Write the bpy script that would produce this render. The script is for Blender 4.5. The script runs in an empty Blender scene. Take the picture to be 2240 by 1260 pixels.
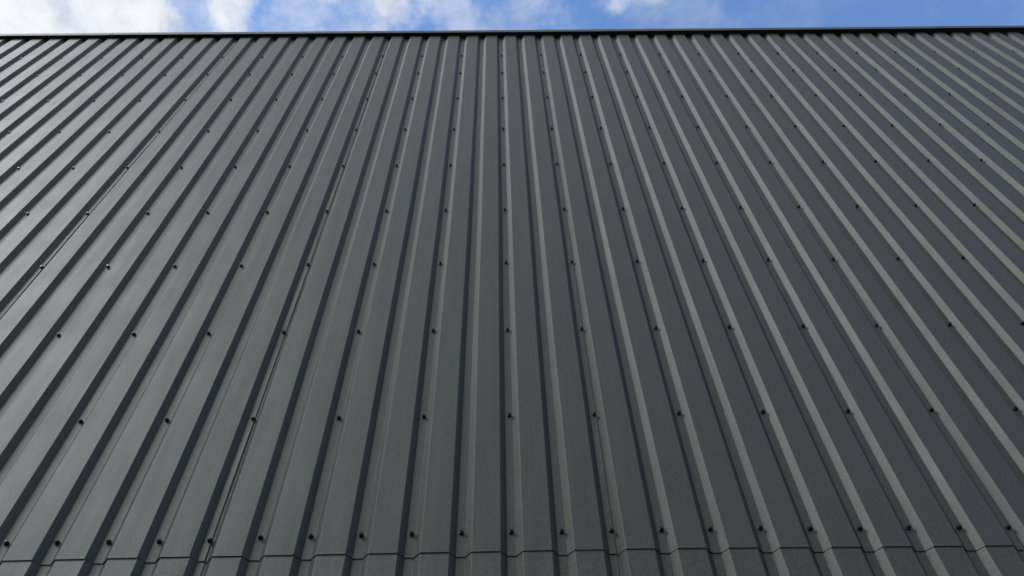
import bpy, bmesh, math, random
from mathutils import Matrix, Vector

random.seed(7)
scene = bpy.context.scene
COL = scene.collection

# ------------------------------------------------------------------ camera
EYE = 1.55                                   # metres above the yard
PITCH, YAW, ROLL = (math.radians(a) for a in (56.5516, 1.4112, -1.8199))
CAM = Vector((-0.0222, -1.8014, EYE))
fwd = Vector((math.sin(YAW) * math.cos(PITCH), math.cos(YAW) * math.cos(PITCH), math.sin(PITCH)))
r0 = Vector((math.cos(YAW), -math.sin(YAW), 0.0))
u0 = r0.cross(fwd)
cr, sr = math.cos(ROLL), math.sin(ROLL)
right, up = cr * r0 + sr * u0, -sr * r0 + cr * u0
cam = bpy.data.cameras.new("camera")
cam.sensor_width = 36.0
cam.lens = 36.0 * 1812 / 2240
cam.clip_start, cam.clip_end = 0.05, 2000.0
cam_obj = bpy.data.objects.new("camera", cam)
M = Matrix((right, up, -fwd)).transposed().to_4x4()
M.translation = CAM
cam_obj.matrix_world = M
COL.objects.link(cam_obj)
scene.camera = cam_obj

# ------------------------------------------------------------------ light
SUN_EL, SUN_AZ = math.radians(42), math.radians(-126)      # azimuth clockwise from +Y
sun_dir = Vector((math.sin(SUN_AZ) * math.cos(SUN_EL), math.cos(SUN_AZ) * math.cos(SUN_EL), math.sin(SUN_EL)))
sun = bpy.data.lights.new("sun", 'SUN')
sun.energy, sun.angle, sun.color = 1.0, math.radians(28), (0.95, 0.98, 1.0)   # seen through cloud
sun_obj = bpy.data.objects.new("sun", sun)
sun_obj.rotation_euler = sun_dir.to_track_quat('Z', 'Y').to_euler()
COL.objects.link(sun_obj)

world = bpy.data.worlds.new("World")
scene.world = world
world.use_nodes = True
wt = world.node_tree
wn, wl = wt.nodes, wt.links
bg = wn["Background"]
bg.inputs["Strength"].default_value = 0.12


class N:
    """tiny node helper: every method returns an output socket"""
    def __init__(self, tree):
        self.t, self.n, self.l = tree, tree.nodes, tree.links

    def put(self, sock, v):
        if hasattr(v, "is_linked") or hasattr(v, "links"):
            self.l.new(v, sock)
        else:
            sock.default_value = v

    def m(self, op, a, b=0.0, c=0.0, clamp=False):
        k = self.n.new("ShaderNodeMath")
        k.operation, k.use_clamp = op, clamp
        for i, v in enumerate((a, b, c)):
            self.put(k.inputs[i], v)
        return k.outputs[0]

    def vm(self, op, a, b=(0, 0, 0)):
        k = self.n.new("ShaderNodeVectorMath")
        k.operation = op
        self.put(k.inputs[0], a)
        self.put(k.inputs[1], b)
        return k.outputs[0]

    def noise(self, vec, scale, detail=4.0, rough=0.55, dist=0.0):
        k = self.n.new("ShaderNodeTexNoise")
        self.l.new(vec, k.inputs["Vector"])
        for s, v in (("Scale", scale), ("Detail", detail), ("Roughness", rough), ("Distortion", dist)):
            k.inputs[s].default_value = v
        return k.outputs["Fac"]

    def ramp(self, x, lo, hi, a=0.0, b=1.0, smooth=True):
        k = self.n.new("ShaderNodeMapRange")
        if smooth:
            k.interpolation_type = 'SMOOTHSTEP'
        for i, v in enumerate((x, lo, hi, a, b)):
            self.put(k.inputs[i], v)
        return k.outputs[0]

    def mix(self, f, a, b):
        k = self.n.new("ShaderNodeMix")
        k.data_type = 'RGBA'
        self.put(k.inputs["Factor"], f)
        self.put(k.inputs[6], a)
        self.put(k.inputs[7], b)
        return k.outputs[2]


w = N(wt)
sky = wn.new("ShaderNodeTexSky")
sky.sky_type = 'NISHITA'
sky.sun_disc = False
sky.sun_elevation, sky.sun_rotation = SUN_EL, SUN_AZ
sky.air_density, sky.dust_density, sky.ozone_density = 1.1, 0.15, 7.0
tc = wn.new("ShaderNodeTexCoord")
sep = wn.new("ShaderNodeSeparateXYZ")
wl.new(tc.outputs["Generated"], sep.inputs[0])
zc = w.m('MAXIMUM', sep.outputs[2], 0.06)
cx = w.m('DIVIDE', sep.outputs[0], zc)                     # position on a flat cloud layer
cy = w.m('DIVIDE', sep.outputs[1], zc)
comb = wn.new("ShaderNodeCombineXYZ")
wl.new(cx, comb.inputs[0])
wl.new(cy, comb.inputs[1])
comb.inputs[2].default_value = 0.37
P2 = comb.outputs[0]
big = w.noise(P2, 5.0, 12.0, 0.60, 0.0)
wisp = w.noise(w.vm('ADD', P2, (3.1, 1.7, 0.4)), 15.0, 10.0, 0.62, 0.0)
bank = w.ramp(w.m('MULTIPLY_ADD', cy, 1.4, cx), -0.40, 0.90, 0.22, -0.17, smooth=False)  # cloud bank edge, slanted to add unseen cloud behind the camera, brightening the wall
dens = w.m('ADD', w.m('ADD', big, bank), w.m('MULTIPLY', w.m('SUBTRACT', wisp, 0.5), 0.42))
# the puffs in view over the coping
PUFFS = [(-.50, .262, .085, .06, .24), (-.435, .262, .06, .06, .26), (-.395, .262, .03, .05, -.07), (-.04, .262, .22, .08, -.13), (-.357, .266, .020, .03, -.10), (-.318, .262, .036, .04, .30),
         (-.235, .270, .05, .03, -.10), (-.20, .250, .03, .018, .13), (-.125, .258, .022, .02, .12), (-.068, .258, .028, .018, .12), (-.03, .270, .03, .02, -.05),
         (.083, .281, .02, .010, .06), (.142, .266, .014, .014, .16), (.175, .255, .06, .012, .12), (.30, .255, .03, .015, .08), (.45, .265, .10, .06, -.12)]
for (px, py, sx, sy, amp) in PUFFS:
    dx = w.m('DIVIDE', w.m('SUBTRACT', cx, px), sx)
    dy = w.m('DIVIDE', w.m('SUBTRACT', cy, py), sy)
    g = w.m('POWER', 2.718, w.m('MULTIPLY', w.m('ADD', w.m('MULTIPLY', dx, dx), w.m('MULTIPLY', dy, dy)), -1.0))
    dens = w.m('MULTIPLY_ADD', g, amp, dens)
thick = w.ramp(dens, 0.45, 0.72)
thin = w.m('MULTIPLY', w.ramp(w.noise(w.vm('ADD', P2, (1.9, 5.3, 0.8)), 8.0, 12.0, 0.62, 0.0), 0.42, 0.66), w.ramp(cx, 0.42, 0.05, 0.10, 0.50))
mask = w.m('MAXIMUM', thick, thin)
shade = w.noise(w.vm('ADD', P2, (7.3, 2.2, 1.4)), 9.0, 8.0, 0.58, 0.0)
lum = wn.new("ShaderNodeRGBToBW")
wl.new(sky.outputs[0], lum.inputs[0])
through = w.vm('MULTIPLY', lum.outputs[0], (0.45, 0.44, 0.43))      # light scattered through the cloud, stronger towards the sun
cloud_col = w.vm('ADD', w.mix(w.ramp(shade, 0.34, 0.60), (1.35, 1.58, 2.05, 1), (2.75, 2.85, 3.0, 1)), through)
sky_col = w.mix(mask, sky.outputs[0], cloud_col)
wl.new(sky_col, bg.inputs["Color"])

scene.view_settings.view_transform = 'Standard'
scene.view_settings.look = 'None'
scene.view_settings.gamma = 1.0
scene.view_settings.use_curve_mapping = False
scene.view_settings.exposure = 1.2


# ------------------------------------------------------------------ materials
def new_mat(name):
    m = bpy.data.materials.new(name)
    m.use_nodes = True
    n = N(m.node_tree)
    return m, n, m.node_tree.nodes["Principled BSDF"]


def paint_material():
    m, n, b = new_mat("dark_grey_coated_steel")
    pos = n.n.new("ShaderNodeNewGeometry").outputs["Position"]
    info = n.n.new("ShaderNodeObjectInfo").outputs["Random"]
    grain = n.noise(pos, 190.0, 3.0, 0.7)
    blotch = n.noise(pos, 5.0, 5.0, 0.6)
    streak = n.noise(n.vm('MULTIPLY', pos, (55.0, 55.0, 1.6)), 1.0, 4.0, 0.6)
    v = n.m('ADD', n.ramp(grain, 0.3, 0.7, 0.90, 1.10, False), n.ramp(blotch, 0.3, 0.7, -0.07, 0.07, False))
    v = n.m('ADD', v, n.ramp(streak, 0.35, 0.7, -0.05, 0.06, False))
    v = n.m('ADD', v, n.m('MULTIPLY_ADD', info, 0.08, -0.04))
    speck = n.noise(pos, 75.0, 2.0, 0.5)
    v = n.m('ADD', v, n.ramp(speck, 0.73, 0.80, 0.0, 1.6, False))          # sparse dried splashes
    mul = n.vm('MULTIPLY', (0.0155, 0.0166, 0.0148))
    comb = n.n.new("ShaderNodeCombineXYZ")
    for i in range(3):
        n.l.new(v, comb.inputs[i])
    n.l.new(comb.outputs[0], mul.node.inputs[1])
    n.l.new(mul, b.inputs["Base Color"])
    n.put(b.inputs["Roughness"], n.m('ADD', n.ramp(blotch, 0.3, 0.7, 0.52, 0.57, False), n.m('MULTIPLY', n.m('SUBTRACT', grain, 0.5), 0.22)))
    b.inputs["IOR"].default_value = 1.52
    b.inputs["Specular Tint"].default_value = (0.95, 0.965, 0.91, 1)
    n.put(b.inputs["Specular IOR Level"], n.m('ADD', n.ramp(grain, 0.32, 0.68, 0.36, 0.69, False), n.m('ADD', n.ramp(streak, 0.35, 0.7, -0.015, 0.015, False), n.m('MULTIPLY_ADD', info, 0.05, -0.025))))
    wave = n.noise(n.vm('MULTIPLY', pos, (7.0, 7.0, 1.3)), 1.0, 2.0, 0.5)
    b1 = n.n.new("ShaderNodeBump")
    b1.inputs["Strength"].default_value = 1.0
    b1.inputs["Distance"].default_value = 0.0042
    n.l.new(wave, b1.inputs["Height"])
    b2 = n.n.new("ShaderNodeBump")
    b2.inputs["Strength"].default_value = 0.5
    b2.inputs["Distance"].default_value = 0.0006
    n.l.new(grain, b2.inputs["Height"])
    n.l.new(b1.outputs[0], b2.inputs["Normal"])
    n.l.new(b2.outputs[0], b.inputs["Normal"])
    return m


def simple_material(name, col, rough, scale=30.0, var=0.15, bump=0.0, spec=0.5):
    m, n, b = new_mat(name)
    b.inputs["Specular IOR Level"].default_value = spec
    pos = n.n.new("ShaderNodeNewGeometry").outputs["Position"]
    f = n.noise(pos, scale, 6.0, 0.6)
    lo = tuple(c * (1 - var) for c in col) + (1,)
    hi = tuple(c * (1 + var) for c in col) + (1,)
    n.l.new(n.mix(n.ramp(f, 0.3, 0.7), lo, hi), b.inputs["Base Color"])
    b.inputs["Roughness"].default_value = rough
    if bump:
        k = n.n.new("ShaderNodeBump")
        k.inputs["Distance"].default_value = bump
        n.l.new(f, k.inputs["Height"])
        n.l.new(k.outputs[0], b.inputs["Normal"])
    return m


PAINT = paint_material()
SCREW_BLACK = simple_material("black_enamelled_screw_head", (0.005, 0.005, 0.005), 0.25, 400.0, spec=0.3)
RUBBER = simple_material("black_rubber_washer", (0.004, 0.004, 0.004), 0.6, 400.0, spec=0.2)
ASPHALT = simple_material("yard_asphalt", (0.05, 0.05, 0.052), 0.85, 60.0, 0.35, 0.004)
CONCRETE = simple_material("concrete_plinth", (0.28, 0.27, 0.25), 0.8, 20.0, 0.2, 0.002)
MEMBRANE = simple_material("grey_roof_membrane", (0.20, 0.20, 0.20), 0.8, 8.0)


# ------------------------------------------------------------------ helpers
def link(name, me, parent=None, loc=(0, 0, 0)):
    o = bpy.data.objects.new(name, me)
    COL.objects.link(o)
    o.location = loc
    if parent:
        o.parent = parent
    return o


def from_bm(name, bm, mats):
    me = bpy.data.meshes.new(name)
    bm.normal_update()
    bm.to_mesh(me)
    bm.free()
    for mt in mats:
        me.materials.append(mt)
    return me


def box_mesh(name, lo, hi, mat, bevel=0.0):
    bm = bmesh.new()
    bmesh.ops.create_cube(bm, size=1.0)
    for v in bm.verts:
        v.co = Vector([(lo[i] + hi[i]) / 2 + v.co[i] * (hi[i] - lo[i]) for i in range(3)])
    if bevel:
        bmesh.ops.bevel(bm, geom=bm.edges[:], offset=bevel, segments=2, affect='EDGES')
    return from_bm(name, bm, [mat])


# ------------------------------------------------------------------ ground
bm = bmesh.new()
bmesh.ops.create_grid(bm, x_segments=8, y_segments=8, size=600.0)
ground = link("ground", from_bm("ground", bm, [ASPHALT]))
ground["kind"] = "structure"

# ------------------------------------------------------------------ building
PITCH_M = 0.1375                                # rib spacing of the sheets
DEEP = 0.020                                    # depth of the troughs
FL, FR = 0.0125, 0.0125                         # half widths of the trough floor
RL, RR = 0.0300, 0.0305                         # where the wide faces begin
THICK = 0.0005
EAVES = EYE + 6.096                             # underside of the coping
FIRST, LAST = -46, 50                           # rib numbers at the two ends, 8 ribs to a sheet
X0, X1 = FIRST * PITCH_M - 0.03, LAST * PITCH_M + 0.03

building = bpy.data.objects.new("metal_clad_building", None)
COL.objects.link(building)
building["label"] = "building clad in dark grey ribbed steel sheets, black screws, thin coping on top"
building["category"] = "building"


def rounded(keys, r=0.0018, seg=3):
    """polyline with its inner corners rounded as a roll-formed bend"""
    out = [Vector(keys[0])]
    for a, b, c in zip(keys, keys[1:], keys[2:]):
        a, b, c = Vector(a), Vector(b), Vector(c)
        d1, d2 = (a - b).normalized(), (c - b).normalized()
        half = d1.angle(d2) / 2
        t = r / math.tan(half)
        p, q = b + d1 * t, b + d2 * t
        for k in range(seg + 1):
            s = k / seg
            out.append(p.lerp(b, s).lerp(b.lerp(q, s), s))
    out.append(Vector(keys[-1]))
    return out


def sheet_mesh(il, ir, zb_left, zb_right, zt, dy):
    """one profiled sheet with ribs il..ir; x is measured from rib il"""
    n = ir - il
    keys = [(-0.0105, DEEP + 0.0026), (FR, DEEP + 0.0026), (RR, 0.0)]
    for i in range(1, n):
        c = i * PITCH_M
        keys += [(c - RL, 0.0), (c - FL, DEEP), (c + FR, DEEP), (c + RR, 0.0)]
    c = n * PITCH_M
    keys += [(c - RL, 0.0), (c - FL, DEEP), (c + 0.0055, DEEP - 0.0004)]
    prof = rounded(keys)
    nrm = []
    for k in range(len(prof)):
        t = (prof[min(k + 1, len(prof) - 1)] - prof[max(k - 1, 0)]).normalized()
        nrm.append(Vector((-t.y, t.x)))
    zs = [k / 44 for k in range(45)]
    ph = [random.uniform(0, 6.28) for _ in range(6)]
    bm = bmesh.new()
    front, back = [], []
    L = prof[-1].x
    for s in zs:
        fr, bk = [], []
        zz = s * (zt - zb_left)
        sway = 0.0006 * math.sin(1.7 * zz + ph[0]) + 0.0004 * math.sin(4.1 * zz + ph[1])       # ribs are never dead straight
        gape = 0.0009 + 0.0007 * math.sin(6.6 * zz + ph[2]) + 0.0005 * math.sin(15.0 * zz + ph[3])   # the free edge opens between fixings
        for j, (p, q) in enumerate(zip(prof, nrm)):
            p = Vector((p.x + sway, p.y - (gape * (1.0 if dy == 0.0 else 0.3) if j == len(prof) - 1 else 0.0)))
            zb = zb_left + (zb_right - zb_left) * p.x / L
            z = zb + (zt - zb) * s
            fr.append(bm.verts.new((p.x, p.y + dy, z)))
            bk.append(bm.verts.new((p.x + q.x * THICK, p.y + dy + q.y * THICK, z)))
        front.append(fr)
        back.append(bk)
    for a in range(len(zs) - 1):
        for k in range(len(prof) - 1):
            bm.faces.new((front[a][k], front[a][k + 1], front[a + 1][k + 1], front[a + 1][k]))
            bm.faces.new((back[a][k + 1], back[a][k], back[a + 1][k], back[a + 1][k + 1]))
        for k in (0, -1):
            bm.faces.new((front[a][k], front[a + 1][k], back[a + 1][k], back[a][k]))
    for k in range(len(prof) - 1):
        bm.faces.new((front[0][k + 1], front[0][k], back[0][k], back[0][k + 1]))
        bm.faces.new((front[-1][k], front[-1][k + 1], back[-1][k + 1], back[-1][k]))
    bmesh.ops.recalc_face_normals(bm, faces=bm.faces[:])
    return from_bm("cladding_sheet", bm, [PAINT])


# lower edges of the upper sheets: height over the eye at the left and right end of each
LAP = {-14: (1.4462, 1.4548), -6: (1.4540, 1.4574), 2: (1.4584, 1.4490), 10: (1.4492, 1.4470), -22: (1.4470, 1.4460)}
DY_LOW = 0.0030
upper, lower = {}, {}
for il in range(FIRST, LAST, 8):
    zl, zr = LAP.get(il, (1.452 + random.uniform(-.004, .004), 1.452 + random.uniform(-.004, .004)))
    zt = EAVES + 0.02
    upper[il] = link("cladding_sheet", sheet_mesh(il, il + 8, EYE + zl, EYE + zr, zt, 0.0), building, (il * PITCH_M, 0, 0))
    lower[il] = link("cladding_sheet", sheet_mesh(il, il + 8, 0.25, 0.25, EYE + 1.60, DY_LOW), building, (il * PITCH_M, 0, 0))


# --- screws: dished washer, flange and hexagon head, axis towards the yard
def screw_bm(bm=None, mat4=None):
    bm = bm or bmesh.new()
    mat4 = mat4 or Matrix.Identity(4)

    def ring(r, y, n, ph=0.0):
        return [bm.verts.new(mat4 @ Vector((r * math.cos(ph + 2 * math.pi * k / n), y, r * math.sin(ph + 2 * math.pi * k / n)))) for k in range(n)]

    def bridge(a, b, mi):
        for k in range(len(a)):
            f = bm.faces.new((a[k], a[(k + 1) % len(a)], b[(k + 1) % len(b)], b[k]))
            f.material_index = mi

    rs = [ring(0.0070, 0.0, 12), ring(0.0070, -0.0020, 12), ring(0.0070, -0.0032, 12), ring(0.0058, -0.0034, 12)]
    for a, b in zip(rs, rs[1:]):
        bridge(a, b, 1)
    rs2 = [ring(0.0064, -0.0033, 12), ring(0.0063, -0.0046, 12), ring(0.0048, -0.0054, 12)]
    for a, b in zip(rs2, rs2[1:]):
        bridge(a, b, 0)
    rs3 = [ring(0.0049, -0.0052, 6), ring(0.0049, -0.0106, 6), ring(0.0041, -0.0116, 6)]
    for a, b in zip(rs3, rs3[1:]):
        bridge(a, b, 0)
    bm.faces.new(rs3[-1]).material_index = 0
    return bm


sb = screw_bm()
bmesh.ops.recalc_face_normals(sb, faces=sb.faces[:])
SCREW = from_bm("screw", sb, [SCREW_BLACK, RUBBER])

ROWS = [2.0071, 2.4739, 2.9464, 3.4152, 3.9070, 4.3804, 4.8630, 5.3235, 5.6808]


def row_one(i):
    pts = [(-24, 1.519), (-10, 1.5230), (-6, 1.5220), (-5, 1.5285), (-2, 1.5330), (0, 1.5343), (5, 1.5340), (6, 1.5310), (10, 1.5240), (30, 1.520)]
    for (a, za), (b, zb) in zip(pts, pts[1:]):
        if a <= i <= b:
            return za + (zb - za) * (i - a) / (b - a)
    return 1.52


def in_view(p):
    d = p - CAM
    z = d.dot(fwd)
    if z <= 0:
        return False
    x, y = 1120 + 1812 * d.dot(right) / z, 630 - 1812 * d.dot(up) / z
    return -12 < x < 2252 and -12 < y < 1272


far = bmesh.new()
for i in range(FIRST, LAST + 1):
    il = min(FIRST + 8 * max(0, (i - FIRST - 1) // 8), LAST - 8)      # the covering sheet at a side lap is the left one
    spots = [(row_one(i), upper)]
    if i % 2 == 0:
        spots += [(z, upper) for z in ROWS]
    spots += [(z, lower) for z in (1.0, 0.5, 0.0, -0.5)] if i % 2 == 0 else []
    spots.append((-1.2, lower))
    for z, group in spots:
        x = i * PITCH_M + 0.0005 + random.uniform(-.0012, .0012)
        zz = EYE + z + random.uniform(-.0012, .0012)
        y = DEEP + (DY_LOW if group is lower else 0.0) - 0.0003
        rot = Matrix.Rotation(random.uniform(-.07, .07), 4, 'X') @ Matrix.Rotation(random.uniform(-.07, .07), 4, 'Z') @ Matrix.Rotation(random.uniform(0, 6.28), 4, 'Y')
        if in_view(Vector((x, y, zz))):
            s = link("screw", SCREW, group[il], (x - il * PITCH_M, y, zz))
            s.rotation_euler = rot.to_euler()
        else:
            screw_bm(far, Matrix.Translation((x, y, zz)) @ rot)
bmesh.ops.recalc_face_normals(far, faces=far.faces[:])
rest = link("screws", from_bm("screws", far, [SCREW_BLACK, RUBBER]), building)
rest["kind"] = "stuff"


# --- coping: folded lengths with a short front lip, one lapping over the next
def coping_mesh(xa, xb, lift, w0, w1):
    """w0, w1: how far the lip stands out at the two ends"""
    bm = bmesh.new()
    H = EAVES
    rows = []
    for k in range(9):
        s = k / 8
        x = xa + (xb - xa) * s
        wv = w0 + (w1 - w0) * s
        prof = [(0.34, H + 0.012), (0.0285, H + 0.001), (-wv + 0.004, H + 0.0005), (-wv + 0.001, H - 0.0012), (-wv, H + 0.002), (-wv, H + 0.046),
                (-wv + 0.005, H + 0.050), (0.20, H + 0.062), (0.34, H + 0.062)]
        rows.append([bm.verts.new((x, y - lift, z + lift)) for y, z in prof])
    for a, b in zip(rows, rows[1:]):
        n = len(a)
        for k in range(n):
            bm.faces.new((a[k], a[(k + 1) % n], b[(k + 1) % n], b[k]))
    bm.faces.new(rows[0])
    bm.faces.new(rows[-1][::-1])
    bmesh.ops.recalc_face_normals(bm, faces=bm.faces[:])
    return from_bm("coping", bm, [PAINT])


JOINT = 0.205
for xa, xb, lift, w0, w1 in ((X0 - 0.02, -2.83, 0.0, .0228, .0228), (-2.86, JOINT + 0.03, 0.0012, .0228, .0224),
                             (JOINT, 3.25, 0.0, .0245, .0295), (3.22, X1 + 0.02, 0.0012, .0295, .0295)):
    link("coping", coping_mesh(xa, xb, lift, w0, w1), building)

# --- the rest of the hall behind the cladding
link("core_wall", box_mesh("core_wall", (X0, 0.034, 0.0), (X1, 0.30, EAVES - 0.004), CONCRETE), building)
link("plinth", box_mesh("plinth", (X0, -0.004, 0.0), (X1, 0.0335, 0.244), CONCRETE, 0.004), building)
link("side_wall", box_mesh("side_wall", (X0, 0.303, 0.0), (X0 + 0.25, 14.0, EAVES - 0.004), PAINT), building)
link("side_wall", box_mesh("side_wall", (X1 - 0.25, 0.303, 0.0), (X1, 14.0, EAVES - 0.004), PAINT), building)
link("rear_wall", box_mesh("rear_wall", (X0, 14.003, 0.0), (X1, 14.25, EAVES - 0.004), PAINT), building)
link("roof", box_mesh("roof", (X0, 0.345, EAVES + 0.0), (X1, 14.25, EAVES + 0.05), MEMBRANE), building)
